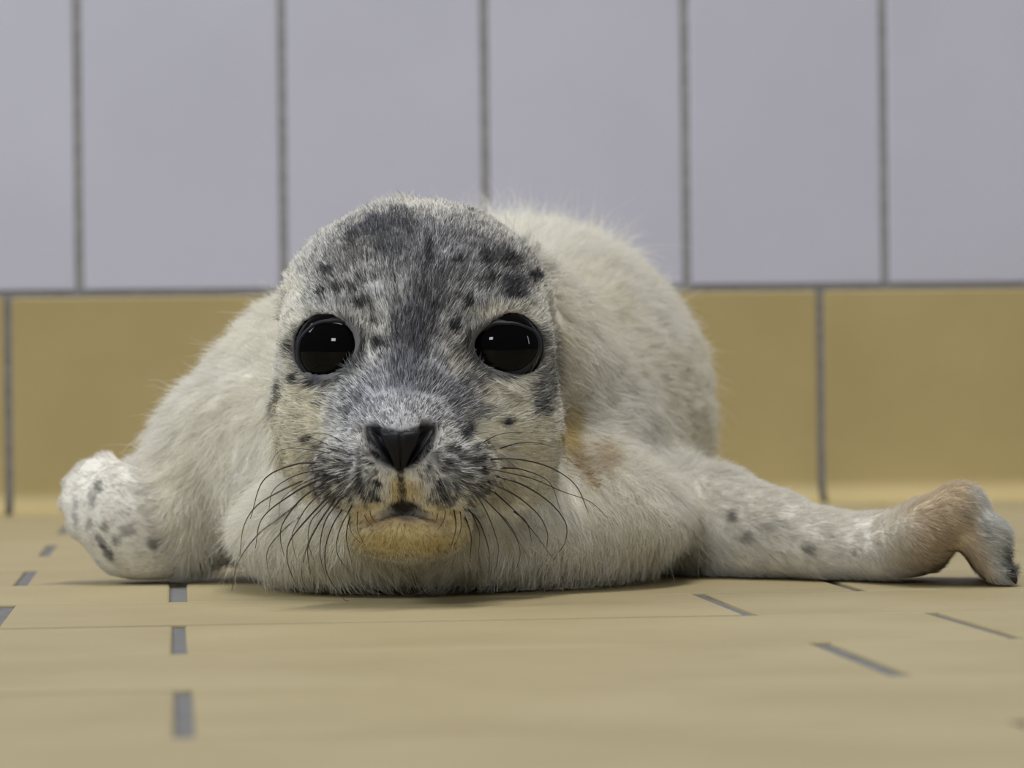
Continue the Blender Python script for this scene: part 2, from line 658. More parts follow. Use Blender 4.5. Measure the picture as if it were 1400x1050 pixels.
CREAM = S(230, 225, 211)
WHITE = S(240, 240, 243)
GREY = S(150, 151, 158)
DARK = S(72, 73, 78)
BLACK = S(26, 26, 29)
TAN = S(176, 146, 88)
YEL = S(186, 166, 104)

# soft patches of coat colour: px, py, rx, ry, angle, colour, strength
PATCH = [
    (565, 400, 190, 140, 0, S(160, 160, 162), 0.95),     # grey cap
    (470, 560, 100, 150, 0, S(216, 214, 208), 0.85),
    (555, 560, 120, 90, 0, S(138, 139, 147), 0.85),                   # muzzle top
    (402, 580, 40, 80, 0, S(226, 218, 194), 0.95),
    (390, 430, 28, 80, -6, S(226, 221, 206), 0.95),                  # pale cream patch at left temple
    (525, 320, 74, 38, -8, S(58, 59, 64), 1.0),                    # dark crown patch
    (585, 345, 60, 50, 0, S(96, 96, 100), 0.85),
    (470, 365, 55, 40, -30, S(112, 110, 108), 0.85),
    (640, 345, 60, 50, 20, S(106, 106, 110), 0.8),
    (700, 372, 42, 48, -20, S(104, 104, 104), 0.9),
    (585, 400, 34, 55, 8, S(84, 84, 88), 0.9),         # blaze
    (562, 455, 36, 60, 4, S(68, 68, 74), 1.0),
    (556, 515, 38, 34, 0, S(88, 90, 98), 0.9),
    (500, 535, 34, 26, -20, S(132, 132, 140), 0.7),
    (620, 525, 44, 34, 20, S(112, 113, 120), 0.85),
    (650, 560, 36, 30, 20, S(126, 126, 130), 0.7),
    (548, 567, 48, 18, 0, S(140, 140, 143), 0.8),         # paler fur over the nose
    (505, 440, 26, 30, 0, S(186, 184, 176), 0.8),
    (630, 480, 20, 34, 0, S(178, 172, 160), 0.7),
    (690, 420, 50, 14, -8, S(186, 178, 156), 0.7),
    (752, 495, 24, 55, -8, S(140, 140, 140), 0.9),
    (743, 545, 22, 30, 20, S(116, 116, 116), 0.9),
    (705, 605, 62, 46, 0, S(226, 218, 194), 0.9),
    (690, 545, 36, 18, 15, S(186, 178, 158), 0.7),
    (470, 650, 50, 52, 15, S(171, 170, 172), 0.8),       # whisker pads
    (632, 650, 58, 48, -15, S(171, 170, 172), 0.8),
    (500, 605, 22, 30, -10, S(182, 178, 170), 0.7),
    (610, 600, 24, 26, 0, S(182, 178, 170), 0.7),
    (440, 650, 26, 50, 0, S(209, 204, 194), 0.75),
    (692, 650, 28, 50, 0, S(209, 204, 194), 0.75),
    (553, 672, 24, 24, 0, S(196, 174, 126), 0.9),          # lip under the nose
    (500, 708, 40, 16, -20, S(196, 178, 136), 0.8),
    (610, 708, 44, 16, 20, S(196, 178, 136), 0.8),
    (556, 738, 95, 28, 0, S(194, 174, 122), 1.0),          # chin
    (552, 714, 66, 9, 0, S(168, 138, 92), 0.85),
    (552, 706, 27, 10, 0, S(62, 52, 40), 0.85),           # mouth
]
BPATCH = [   # stains of the woolly coat
    (785, 592, 16, 36, 8, S(188, 166, 104), 0.9),                      # wet yellowish tuft on the neck
    (803, 640, 12, 36, -18, S(158, 134, 92), 0.85),
    (835, 625, 22, 26, -20, S(166, 142, 104), 0.7),
]
# small spots: px, py, rx, ry, angle, darkness
SPOT = [
    (444, 367, 8, 6, 0, .8), (438, 396, 6, 5, 0, .8), (460, 391, 7, 5, 30, .8), (481, 325, 7, 7, 0, .6), (489, 413, 9, 6, 30, .9),
    (478, 387, 3, 10, -35, .7), (498, 407, 3, 12, -30, .7), (504, 398, 4, 4, 0, .6), (489, 376, 3, 8, -20, .6), (586, 342, 6, 19, 0, .8),
    (579, 398, 6, 8, 0, .7), (592, 410, 5, 5, 0, .6), (624, 353, 8, 5, 0, .7), (626, 400, 6, 6, 0, .6), (543, 408, 5, 6, 0, .6),
    (508, 436, 7, 4, 0, .7), (517, 466, 10, 8, 0, .8), (624, 444, 7, 10, 0, .9), (575, 428, 5, 7, 0, .6), (640, 411, 7, 6, 0, .8),
    (661, 344, 6, 10, 30, .9), (672, 352, 7, 9, 30, .8), (700, 353, 12, 9, 30, .8), (734, 376, 8, 7, 0, .9), (704, 383, 15, 10, 20, .8),
    (672, 378, 7, 7, 0, .8), (642, 402, 5, 6, 0, .7), (708, 397, 14, 7, 0, .8), (686, 340, 5, 8, 30, .6), (736, 335, 3, 10, 45, .6),
    (720, 323, 4, 9, 45, .6), (672, 289, 34, 4, 17, .9), (756, 368, 7, 4, 0, .4), (629, 475, 4, 5, 0, .6), (659, 520, 6, 4, 0, .6),
    (698, 576, 6, 6, 0, .8), (745, 556, 11, 12, 20, .4), (640, 588, 7, 8, 20, .8), (625, 611, 8, 7, 0, .8), (737, 458, 10, 5, 40, .8),
    (399, 518, 5, 7, 0, .8), (378, 535, 6, 13, 0, .6), (368, 560, 3, 16, 10, .6), (429, 551, 5, 3, 0, .7), (414, 601, 5, 5, 0, .7),
    (474, 558, 9, 4, 30, .4), (491, 540, 4, 9, 0, .5), (436, 539, 4, 3, 0, .5), (425, 522, 12, 5, -25, .9),
    (134, 666, 5, 8, -8, .8), (126, 682, 4, 7, 0, .7), (137, 741, 4, 11, -25, .9), (147, 756, 4, 11, -38, .9), (168, 728, 6, 6, 30, .6),
    (179, 724, 4, 7, 0, .5), (207, 744, 8, 7, 0, .8), (156, 739, 4, 4, 0, .7), (141, 719, 4, 6, 0, .6), (120, 717, 3, 10, 0, .6),
    (102, 712, 3, 8, 0, .6), (101, 688, 3, 8, 0, .5),
    (1003, 706, 6, 7, 0, .8), (1022, 735, 7, 7, 0, .6), (1110, 751, 6, 5, 0, .8), (1168, 757, 3, 3, 0, .6), (1050, 722, 10, 6, 0, .4),
    (1070, 715, 6, 4, 0, .4), (520, 486, 3, 3, 0, .7), (545, 285, 10, 6, 0, .5), (560, 300, 6, 12, 0, .5), (385, 402, 4, 4, 0, .3),
    (1326, 705, 4, 12, -25, .35), (1350, 720, 4, 14, -30, .6), (1388, 770, 8, 18, -25, .9),
]
# rows of whisker bases on both pads
for cx, cy, sx in ((470, 648, 1), (634, 646, -1)):
    for rr in range(6):
        for cc in range(8):
            x_ = cx + sx * (-42 + cc * 12 + (rr % 2) * 6) + random.uniform(-3, 3)
            y_ = cy - 36 + rr * 13 + cc * 1.5 + random.uniform(-3, 3)
            SPOT.append((x_, y_, random.uniform(2.5, 5), random.uniform(3, 5), random.uniform(-40, 40), random.uniform(.5, .85)))
for cx, cy, sx in ((470, 648, 1), (634, 646, -1)):
    for _ in range(70):
        a_ = random.uniform(0, 6.283); q_ = math.sqrt(random.random())
        SPOT.append((cx + 8 * sx + 52 * q_ * math.cos(a_), cy + 8 + 46 * q_ * math.sin(a_), random.uniform(2, 3.5), random.uniform(3, 5), random.uniform(-40, 40), random.uniform(.25, .65)))
for _ in range(40):   # loose peppering over muzzle and brow
    SPOT.append((random.uniform(425, 720), random.uniform(330, 610), random.uniform(1.5, 3), random.uniform(2, 4.5), random.uniform(-30, 30), random.uniform(.25, .6)))


def zones(p):
    """0..1 weights: face, limb; plus the pixel coordinates"""
    px, py = proj(p)
    wob = (vnoise(p, 0.006, 5) - 0.5) * 26
    fd = poly_sd(px, py, FACE) + wob
    front = 1 - sstep(1.315, 1.345, p[:, 1])
    headish = sstep(-0.004, 0.004, d_torso(p) - d_head(p))
    face = (1 - sstep(-14, 10, fd)) * front * headish
    l, r = d_limbs(p)
    t = np.minimum(d_torso(p), d_head(p))
    limb = np.maximum(sstep(-0.002, 0.010, t - l) * (px < 262), sstep(0.0, 0.016, t - r) * sstep(935, 1010, px))
    return face, limb, px, py, front


def coat(p):
    face, limb, px, py, front = zones(p)
    n1 = vnoise(p, 0.011, 1); n2 = vnoise(p, 0.004, 2); n3 = vnoise(p, 0.035, 3)
    jx = (vnoise(p, 0.005, 8) - .5) * 16; jy = (vnoise(p, 0.005, 9) - .5) * 16
    qx, qy = px + jx, py + jy
    c = np.tile(CREAM, (len(p), 1))
    c = c * (0.90 + 0.2 * n1)[:, None]
    c = c + (n3 - 0.5)[:, None] * np.array([0.02, 0.0, -0.06])
    c = c * (1 - 0.10 * (n2 < 0.3))[:, None]
    # limbs: one pale coat, golden hair on the right wrist
    lw = limb * (px < 262)
    c = c * (1 - lw[:, None]) + lw[:, None] * S(212, 208, 198)
    rw = limb * (px > 900)
    c = c * (1 - 0.8 * rw[:, None]) + 0.8 * rw[:, None] * S(212, 208, 198)
    wrist = sstep(1180, 1290, px) * rw
    br = 0.65 * wrist
    c = c * (1 - br[:, None]) + br[:, None] * S(168, 136, 82)
    gw = rw * sstep(1318, 1350, px) * sstep(-20, 12, (px - 1335) - (py - 700) * 0.35)
    c = c * (1 - gw[:, None]) + gw[:, None] * S(190, 190, 184)
    back = 1 - sstep(1.50, 1.60, p[:, 1])
    for (x, y, rx, ry, a, cc, st), fm in [(t_, back) for t_ in BPATCH] + [(t_, front) for t_ in PATCH]:
        t = math.radians(a); dx, dy = qx - x, qy - y
        u_ = (dx * math.cos(t) + dy * math.sin(t)) / rx; v_ = (-dx * math.sin(t) + dy * math.cos(t)) / ry
        r2 = np.sqrt(u_ * u_ + v_ * v_)
        wgt = st * (1 - sstep(0.55, 1.25, r2)) * fm
        c = c * (1 - wgt[:, None]) + wgt[:, None] * cc
    k1 = (vnoise(p, 0.0016, 61) - .5) * 6; k2 = (vnoise(p, 0.0016, 62) - .5) * 6
    sx_ = px + jx * 0.3 + k1; sy_ = py + jy * 0.3 + k2
    fi = np.nonzero(p[:, 1] < 1.41)[0]
    for (x, y, rx, ry, a, dk) in SPOT:
        rx *= 1.15; ry *= 1.15; dk *= 1.15 if 262 < x < 960 else 0.8
        R_ = 1.6 * max(rx, ry)
        t = math.radians(a)
        si = fi[(np.abs(sx_[fi] - x) < R_) & (np.abs(sy_[fi] - y) < R_)]
        dx, dy = sx_[si] - x, sy_[si] - y
        u_ = (dx * math.cos(t) + dy * math.sin(t)) / rx; v_ = (-dx * math.sin(t) + dy * math.cos(t)) / ry
        r2 = np.sqrt(u_ * u_ + v_ * v_)
        wgt = min(1, dk * 1.12) * (1 - sstep(0.7, 1.5, r2))
        c[si] = c[si] * (1 - wgt[:, None]) + wgt[:, None] * S(40, 40, 43)
    # bare dark skin by nostrils and eyes
    for a, b_ in NOST3:
        dd = cone(p, a, b_, 0.0, 0.0)
        wgt = 1 - sstep(0.0026, 0.0052, dd)
        c = c * (1 - wgt[:, None]) + wgt[:, None] * BLACK
    wgt = (1 - sstep(-1, 6, poly_sd(px, py, NOSE))) * front
    c = c * (1 - wgt[:, None]) + wgt[:, None] * BLACK * 0.6
    dm = np.linalg.norm((p - MOUTH) / np.array([0.0070, 0.012, 0.0030]), axis=1)
    wgt = 1 - sstep(0.5, 1.2, dm)
    for a, b_ in LIP[1:3]:
        wgt = np.maximum(wgt, 0.8 * (1 - sstep(0.001, 0.0024, cone(p, a, b_, 0, 0))))
    c = c * (1 - wgt[:, None]) + wgt[:, None] * S(22, 18, 15)
    dd = cone(p, PHIL[0], PHIL[1], 0, 0)
    wgt = 0.85 * (1 - sstep(0.0006, 0.0018, dd))
    c = c * (1 - wgt[:, None]) + wgt[:, None] * BLACK
    for e in EYES:
        ang = np.degrees(np.arctan2(e['c'][1] - py, px - e['c'][0]))
        rr = np.hypot(px - e['c'][0], py - e['c'][1])
        oc = contour(e['outer'], ang)
        wgt = (1 - sstep(oc - 2, oc + 10, rr + jx * 0.5)) * front * 0.93
        c = c * (1 - wgt[:, None]) + wgt[:, None] * S(40, 41, 46)
    c = np.clip(c, 0.003, 1.0) ** 0.72
    return np.clip(c * 1.04, 0.004, 0.94), face, limb, px, py


CV, faceV, limbV, pxV, pyV = coat(V)

me = bpy.data.meshes.new('seal_body')
me.vertices.add(len(V)); me.vertices.foreach_set('co', V.astype(np.float32).ravel())
me.loops.add(Q.size); me.loops.foreach_set('vertex_index', Q.astype(np.int32).ravel())
me.polygons.add(len(Q))
me.polygons.foreach_set('loop_start', np.arange(0, Q.size, 4, dtype=np.int32))
me.polygons.foreach_set('loop_total', np.full(len(Q), 4, dtype=np.int32))
me.update(calc_edges=True)
me.validate()
me.polygons.foreach_set('use_smooth', np.ones(len(me.polygons), dtype=bool))
ca = me.attributes.new('coat', 'FLOAT_COLOR', 'POINT')
ca.data.foreach_set('color', np.concatenate([CV, np.ones((len(CV), 1))], 1).astype(np.float32).ravel())

M_skin, nt, b = material('seal_skin')
at = nt.nodes.new('ShaderNodeAttribute'); at.attribute_name = 'coat'
nt.links.new(at.outputs['Color'], b.inputs['Base Color'])
b.inputs['Roughness'].default_value = 0.8
b.inputs['Specular IOR Level'].default_value = 0.15

M_fur, nt, b = material('seal_fur')
at = nt.nodes.new('ShaderNodeAttribute'); at.attribute_name = 'strand'
nt.links.new(at.outputs['Color'], b.inputs['Base Color'])
b.inputs['Roughness'].default_value = 0.55
b.inputs['Specular IOR Level'].default_value = 0.25
tr = nt.nodes.new('ShaderNodeBsdfTranslucent'); nt.links.new(at.outputs['Color'], tr.inputs['Color'])
mx = nt.nodes.new('ShaderNodeMixShader'); mx.inputs[0].default_value = 0.35
nt.links.new(b.outputs[0], mx.inputs[1]); nt.links.new(tr.outputs[0], mx.inputs[2])
nt.links.new(mx.outputs[0], nt.nodes['Material Output'].inputs['Surface'])

seal = bpy.data.objects.new('seal_pup', None)
col.objects.link(seal)
BASE = Vector((-0.01, 1.40, 0.0))
seal.location = BASE
seal.empty_display_size = 0.05
seal['label'] = 'pale spotted seal pup lying on the tiled floor facing the camera'
seal['category'] = 'seal'


def part(name, mesh, mat, parent=None):
    o = link(name, mesh, mat)
    o.parent = parent or seal
    if parent is None:
        o.matrix_parent_inverse = Matrix.Translation(-BASE)
    else:
        o.matrix_parent_inverse = Matrix.Identity(4)
    return o


body = part('body', me, M_skin)

# ------------------------------------------------------------------ fur
def fur_roots():
    A, B, C_, D_ = (V[Q[:, i]] for i in range(4))
    ar = 0.5 * np.linalg.norm(np.cross(C_ - A, D_ - B), axis=1) * 1e6      # mm2
    cen = (A + B + C_ + D_) / 4
    fz = faceV[Q].mean(1); lz = limbV[Q].mean(1)
    nrm = NV[Q].mean(1)
    dens = 1.7 + 2.8 * fz + 1.6 * lz
    dens = dens * np.where(cen[:, 1] > 1.62, 0.35, 1.0) * np.where((nrm[:, 1] > 0.35) & (cen[:, 1] > 1.45), 0.5, 1.0)
    dens = dens * ((nrm[:, 2] > -0.93) | (cen[:, 2] > 0.008)) * (cen[:, 2] > 0.0025)
    n = rng.poisson(ar * dens)
    qi = np.repeat(np.arange(len(Q)), n)
    a = rng.random(len(qi))[:, None]; b_ = rng.random(len(qi))[:, None]
    pos = (A[qi] * (1 - a) + B[qi] * a) * (1 - b_) + (D_[qi] * (1 - a) + C_[qi] * a) * b_
    return pos


root = fur_roots()
nr = grad(d_body, root, 0.0012)
cr, fr, lr, pxr, pyr = coat(root)

keep = np.ones(len(root), bool)
for e in EYES:      # no hair on the lids
    ang = np.degrees(np.arctan2(e['c'][1] - pyr, pxr - e['c'][0]))
    rr = np.hypot(pxr - e['c'][0], pyr - e['c'][1])
    keep &= ~((rr < contour(e['inner'], ang) + 4) & (root[:, 1] < 1.3))
    keep &= np.linalg.norm(root - e['o'], axis=1) > EYE_R + 0.0014
for a, b_ in NOST3:
    keep &= cone(root, a, b_, 0, 0) > 0.0030
keep &= ~((poly_sd(pxr, pyr, NOSE) < 0) & (root[:, 1] < 1.25))
keep &= ~((np.hypot((pxr - 552) / 20, (pyr - 697) / 6) < 1) & (root[:, 1] < 1.25))
keep &= cone(root, PHIL[0], PHIL[1], 0, 0) > 0.0007
keep &= np.linalg.norm((root - EARS[0]) / np.array([1, 2.5, 1.3]), axis=1) > 0.0024
root, nr, cr, fr, lr, pxr, pyr = (x[keep] for x in (root, nr, cr, fr, lr, pxr, pyr))
NS = len(root)

nose3 = P(549, 612, 1.16)
fl_face = root - nose3
fl_face /= np.linalg.norm(fl_face, axis=1, keepdims=True)
# body: hair sweeps back from the head and down the flanks; on the chest it hangs down
fl_body = np.stack([(root[:, 0] + 0.03) * 4.0, np.full(NS, 0.55), -0.35 - 0.0 * root[:, 0]], 1)
fl_body += (np.stack([vnoise(root, 0.03, 21), vnoise(root, 0.03, 22), vnoise(root, 0.03, 23)], 1) - 0.5) * 1.3
chest = sstep(0.085, 0.035, root[:, 2]) * sstep(1.40, 1.30, root[:, 1]) * (1 - fr)
fl_body = fl_body * (1 - chest[:, None]) + chest[:, None] * (np.array([0, -0.12, -1.0]) + 0.8 * (np.stack([vnoise(root, 0.012, 31), vnoise(root, 0.012, 32), vnoise(root, 0.012, 33)], 1) - 0.5))
lax = np.where((pxr < 500)[:, None], np.array([-0.8, 0.2, 0.35]), np.array([1.0, -0.1, -0.35]))
flow = fl_body * (1 - fr)[:, None] + fl_face * fr[:, None]
flow = flow * (1 - lr)[:, None] + lax * lr[:, None]
for e in EYES:       # combed away from the eyes
    rel = root - e['p']; dd = np.linalg.norm(rel, axis=1)
    wgt = (1 - sstep(0.012, 0.022, dd)) * 0.9
    flow = flow + rel / (dd[:, None] + 1e-9) * wgt[:, None]
tang = flow - (flow * nr).sum(1)[:, None] * nr
tang /= np.linalg.norm(tang, axis=1, keepdims=True) + 1e-9
bit = np.cross(nr, tang)

clump = np.stack([vnoise(root, 0.0035, 41), vnoise(root, 0.0035, 42), vnoise(root, 0.0035, 43)], 1) - 0.5
big = np.stack([vnoise(root, 0.009, 51), vnoise(root, 0.009, 52), vnoise(root, 0.009, 53)], 1) - 0.5
rj = rng.normal(size=(NS, 3))
fluff = (1 - fr) * (1 - lr)
mouthd = np.hypot((pxr - 553) / 75, (pyr - 712) / 40)
nosed = np.hypot((pxr - 548) / 60, (pyr - 610) / 45)
Lh = 0.0042 * fr + np.where(pxr > 700, 0.0052, 0.0030) * lr * (1 - fr) + 0.0085 * fluff
Lh = Lh * np.where((fr > 0.3) & (root[:, 1] < 1.26), 0.55 + 0.45 * np.minimum(sstep(0.5, 1.8, mouthd), sstep(0.5, 1.6, nosed)), 1)
Lh = Lh * (0.65 + 0.7 * rng.random(NS))
stray = (rng.random(NS) < 0.012) & (fluff > 0.7)
crown = (rng.random(NS) < 0.05) & (fluff > 0.5) & (root[:, 2] > 0.118) & (pxr > 590) & (pxr < 860) & (root[:, 1] < 1.62)
Lh = np.where(stray, Lh * 1.9, Lh)
Lh = np.where(crown, Lh * (1.6 + 1.6 * vnoise(root, 0.02, 77)), Lh)
lift = np.radians(13 * fr + 13 * lr * (1 - fr) + 30 * fluff) * (0.7 + 0.6 * rng.random(NS))
lift = np.where(stray | crown, lift * 1.5, lift)
NP_ = 5
pts = np.zeros((NS, NP_, 3))
cur = root - nr * 0.0003
pts[:, 0] = cur
jit = tang * 0 + (clump * (0.45 + 0.5 * fluff)[:, None] + big * 0.7 * fluff[:, None] + rj * (0.10 + 0.10 * fluff)[:, None])
for i in range(1, NP_):
    s = i / (NP_ - 1)
    ph = lift * (1.15 - 0.75 * s)
    dirv = tang * np.cos(ph)[:, None] + nr * np.sin(ph)[:, None] + jit * (0.35 + 0.75 * s)
    dirv += rng.normal(size=(NS, 3)) * (0.05 + 0.10 * fluff)[:, None]
    dirv /= np.linalg.norm(dirv, axis=1, keepdims=True)
    cur = cur + dirv * (Lh / (NP_ - 1))[:, None]
    cur[:, 2] = np.maximum(cur[:, 2], 0.0006)
    pts[:, i] = cur
ctip = coat(pts[:, 3] + rng.normal(size=(NS, 3)) * 0.00035)[0]      # coat colour where the visible half of the hair lies
# strand colours: pepper and salt on the face, even on the woolly coat
lum = ctip.mean(1)
greyz = (1 - sstep(0.50, 0.75, lum)) * (1 - sstep(0.06, 0.20, ctip[:, 0] - ctip[:, 2]))
val = np.exp(rng.normal(size=NS) * (0.14 + 0.50 * fr * (0.25 + 0.75 * greyz)))
sc_ = ctip * val[:, None]
sc_ = np.where((fr > 0.4)[:, None] & (rng.random(NS) < 0.03 + 0.12 * greyz)[:, None], sc_ * 0.4, sc_)
sc_ = np.clip(sc_, 0.006, 0.92)
rad = np.array([1.0, 0.95, 0.8, 0.55, 0.2])[None, :] * (0.000115 * fr + 0.00008 * lr * (1 - fr) + 0.00009 * fluff)[:, None]
rad = rad * np.where(stray | crown, 0.7, 1.0)[:, None]

hc = bpy.data.hair_curves.new('seal_fur')
hc.add_curves([NP_] * NS)
hc.attributes['position'].data.foreach_set('vector', pts.astype(np.float32).ravel())
ra = hc.attributes.get('radius') or hc.attributes.new('radius', 'FLOAT', 'POINT')
ra.data.foreach_set('value', rad.astype(np.float32).ravel())
sa = hc.attributes.new('strand', 'FLOAT_COLOR', 'CURVE')
sa.data.foreach_set('color', np.concatenate([sc_, np.ones((NS, 1))], 1).astype(np.float32).ravel())
hc.materials.append(M_fur)
fur = bpy.data.objects.new('fur', hc)
col.objects.link(fur)
fur.parent = seal
fur.matrix_parent_inverse = Matrix.Translation(-BASE)
fur['kind'] = 'stuff'

# ------------------------------------------------------------------ eyes
M_eye, nt, b = material('wet_dark_eye')
tcn = nt.nodes.new('ShaderNodeTexCoord')
n_ = nt.nodes.new('ShaderNodeTexNoise'); n_.inputs['Scale'].default_value = 300
nt.links.new(tcn.outputs['Object'], n_.inputs['Vector'])
r_ = nt.nodes.new('ShaderNodeValToRGB')
r_.color_ramp.elements[0].color = (0.0015, 0.0015, 0.002, 1); r_.color_ramp.elements[1].color = (0.004, 0.003, 0.003, 1)
nt.links.new(n_.outputs['Fac'], r_.inputs[0]); nt.links.new(r_.outputs[0], b.inputs['Base Color'])
b.inputs['Roughness'].default_value = 0.03
b.inputs['IOR'].default_value = 1.24
M_lid, nt, b = material('moist_eyelid_skin')
n_ = nt.nodes.new('ShaderNodeTexNoise'); n_.inputs['Scale'].default_value = 500
tcn = nt.nodes.new('ShaderNodeTexCoord'); nt.links.new(tcn.outputs['Object'], n_.inputs['Vector'])
r_ = nt.nodes.new('ShaderNodeValToRGB')
r_.color_ramp.elements[0].color = (0.006, 0.0065, 0.009, 1); r_.color_ramp.elements[1].color = (0.020, 0.023, 0.033, 1)
nt.links.new(n_.outputs['Fac'], r_.inputs[0]); nt.links.new(r_.outputs[0], b.inputs['Base Color'])
b.inputs['Roughness'].default_value = 0.55
b.inputs['Specular IOR Level'].default_value = 0.25

for e in EYES:
    bm = bmesh.new()
    bmesh.ops.create_uvsphere(bm, u_segments=48, v_segments=32, radius=EYE_R)
    m_ = bpy.data.meshes.new('eyeball')
    for v_ in bm.verts:
        c_ = v_.co.x * e['h'] + v_.co.y * e['v'] + v_.co.z * EYE_K * e['ax']
        v_.co = Vector(c_)
    for f_ in bm.faces:
        f_.smooth = True
    bmesh.ops.recalc_face_normals(bm, faces=bm.faces)
    bm.to_mesh(m_); bm.free()
    eo = part('eye', m_, M_eye)
    eo.location = Vector(e['f'])
    # eyelid: a rolled rim round the opening
    na, nb = 72, 8
    angs = np.arange(na) * 360.0 / na
    rim = contour(e['inner'], angs) + 2.0
    px_ = e['c'][0] + np.cos(np.radians(angs)) * rim
    py_ = e['c'][1] - np.sin(np.radians(angs)) * rim
    B3 = np.stack([e['h'], e['v'], e['ax']], 1)
    f = lambda q: ell((q - e['f']) @ B3, np.zeros(3), np.array([EYE_R, EYE_R, EYE_R * EYE_K]) + 0.0002)
    a0 = hit(px_, py_, f, 1.14, 1.30)
    for _ in range(2):
        a0 = (np.roll(a0, 1, 0) + 2 * a0 + np.roll(a0, -1, 0)) / 4
    up = a0 - e['o']; up /= np.linalg.norm(up, axis=1, keepdims=True)
    ro = rim + 9
    a3 = hit(e['c'][0] + np.cos(np.radians(angs)) * ro, e['c'][1] - np.sin(np.radians(angs)) * ro, d_raw, 1.14, 1.30)
    a3 = a3 - grad(d_raw, a3, 0.002) * 0.0008
    out = a3 - a0; out /= np.linalg.norm(out, axis=1, keepdims=True)
    rings = [a0 - up * 0.0006, a0 + up * 0.0003, a0 + up * 0.0006 + out * 0.0006, a0 * 0.6 + a3 * 0.4 + up * 0.0004, a3, a3 - up * 0.002]
    vs = np.concatenate(rings) - e['f']
    fs = []
    for k in range(len(rings) - 1):
        for i in range(na):
            j = (i + 1) % na
            fs.append((k * na + i, (k + 1) * na + i, (k + 1) * na + j, k * na + j))
    lm = mesh_from('eyelid', vs, fs)
    lid = part('eyelid', lm, M_lid, eo)
    lid['label'] = 'dark moist eyelid rim'

# ------------------------------------------------------------------ nose
M_nose, nt, b = material('black_nose_leather')
n_ = nt.nodes.new('ShaderNodeTexNoise'); n_.inputs['Scale'].default_value = 1400
tcn = nt.nodes.new('ShaderNodeTexCoord'); nt.links.new(tcn.outputs['Object'], n_.inputs['Vector'])
bp = nt.nodes.new('ShaderNodeBump'); bp.inputs['Strength'].default_value = 0.35; bp.inputs['Distance'].default_value = 0.0003
nt.links.new(n_.outputs['Fac'], bp.inputs['Height']); nt.links.new(bp.outputs[0], b.inputs['Normal'])
b.inputs['Base Color'].default_value = (0.009, 0.009, 0.012, 1)
b.inputs['Specular IOR Level'].default_value = 0.2
b.inputs['Roughness'].default_value = 0.5
NSX, NT = 57, 30
tt = np.linspace(0, 1, NT); ss = np.linspace(-1, 1, NSX)
rows = []
for t in tt:
    cx = 547.5
    hw = np.interp(t, [0, 0.1, 0.35, 0.7, 0.86, 1.0], [48, 48, 39, 21, 13, 4])
    y_ = 585 + 60 * t
    rows.append(np.stack([cx + ss * hw, y_ + 3.0 * (1 - np.abs(ss)) * (1 - t) - 7 * np.maximum(np.abs(ss) - .55, 0) * (1 - t)], 1))
rows = np.array(rows).reshape(-1, 2)
npnt = hit(rows[:, 0], rows[:, 1], d_raw, 1.12, 1.3)
nn = grad(d_raw, npnt, 0.004)
S_, T_ = np.tile(ss, NT), np.repeat(tt, NSX)
aS = np.abs(S_)
ed = np.clip(np.minimum(np.minimum(T_ / 0.12, (1 - T_) / 0.15), (1 - aS) / 0.12), 0, 1)
bul = 0.0007 * (1 - sstep(0.35, 0.62, aS)) - 0.0030 * sstep(0.52, 0.74, aS) * (1 - sstep(0.80, 1.0, aS)) * (1 - sstep(0.75, 1.0, T_)) - 0.0007 * np.exp(-(S_ / 0.05) ** 2)
bul = bul * ed - 0.0006 * (1 - ed)
npnt = npnt + nn * bul[:, None]
fs = []
for i in range(NT - 1):
    for j in range(NSX - 1):
        a = i * NSX + j
        fs.append((a, a + NSX, a + NSX + 1, a + 1))
nose = part('nose', mesh_from('nose', npnt, fs), M_nose)
nose['label'] = 'black leathery nose pad between slit nostrils'

# ------------------------------------------------------------------ tubes: whiskers and claws
def catmull(pts_, n):
    p = np.array(pts_, float)
    p = np.vstack([2 * p[0] - p[1], p, 2 * p[-1] - p[-2]])
    out = []
    m = len(p) - 3
    for k in range(n + 1):
        x = k / n * m
        i = min(int(x), m - 1); t = x - i
        a, b_, c, d = p[i:i + 4]
        out.append(0.5 * ((2 * b_) + (-a + c) * t + (2 * a - 5 * b_ + 4 * c - d) * t * t + (-a + 3 * b_ - 3 * c + d) * t ** 3))
    return np.array(out)


def tube_mesh(name, line, radii, sides=6):
    vs, fs = [], []
    n = len(line)
    for i in range(n):
        t = line[min(i + 1, n - 1)] - line[max(i - 1, 0)]
        t /= np.linalg.norm(t) + 1e-12
        a = np.cross(t, np.array([0.13, 1.0, 0.21])); a /= np.linalg.norm(a) + 1e-12
        b_ = np.cross(t, a)
        for k in range(sides):
            w_ = 2 * math.pi * k / sides
            vs.append(line[i] + (a * math.cos(w_) + b_ * math.sin(w_)) * radii[i])
    for i in range(n - 1):
        for k in range(sides):
            k2 = (k + 1) % sides
            fs.append((i * sides + k, i * sides + k2, (i + 1) * sides + k2, (i + 1) * sides + k))
    fs.append(tuple(range(sides))[::-1])
    fs.append(tuple((n - 1) * sides + k for k in range(sides)))
    return mesh_from(name, vs, fs)


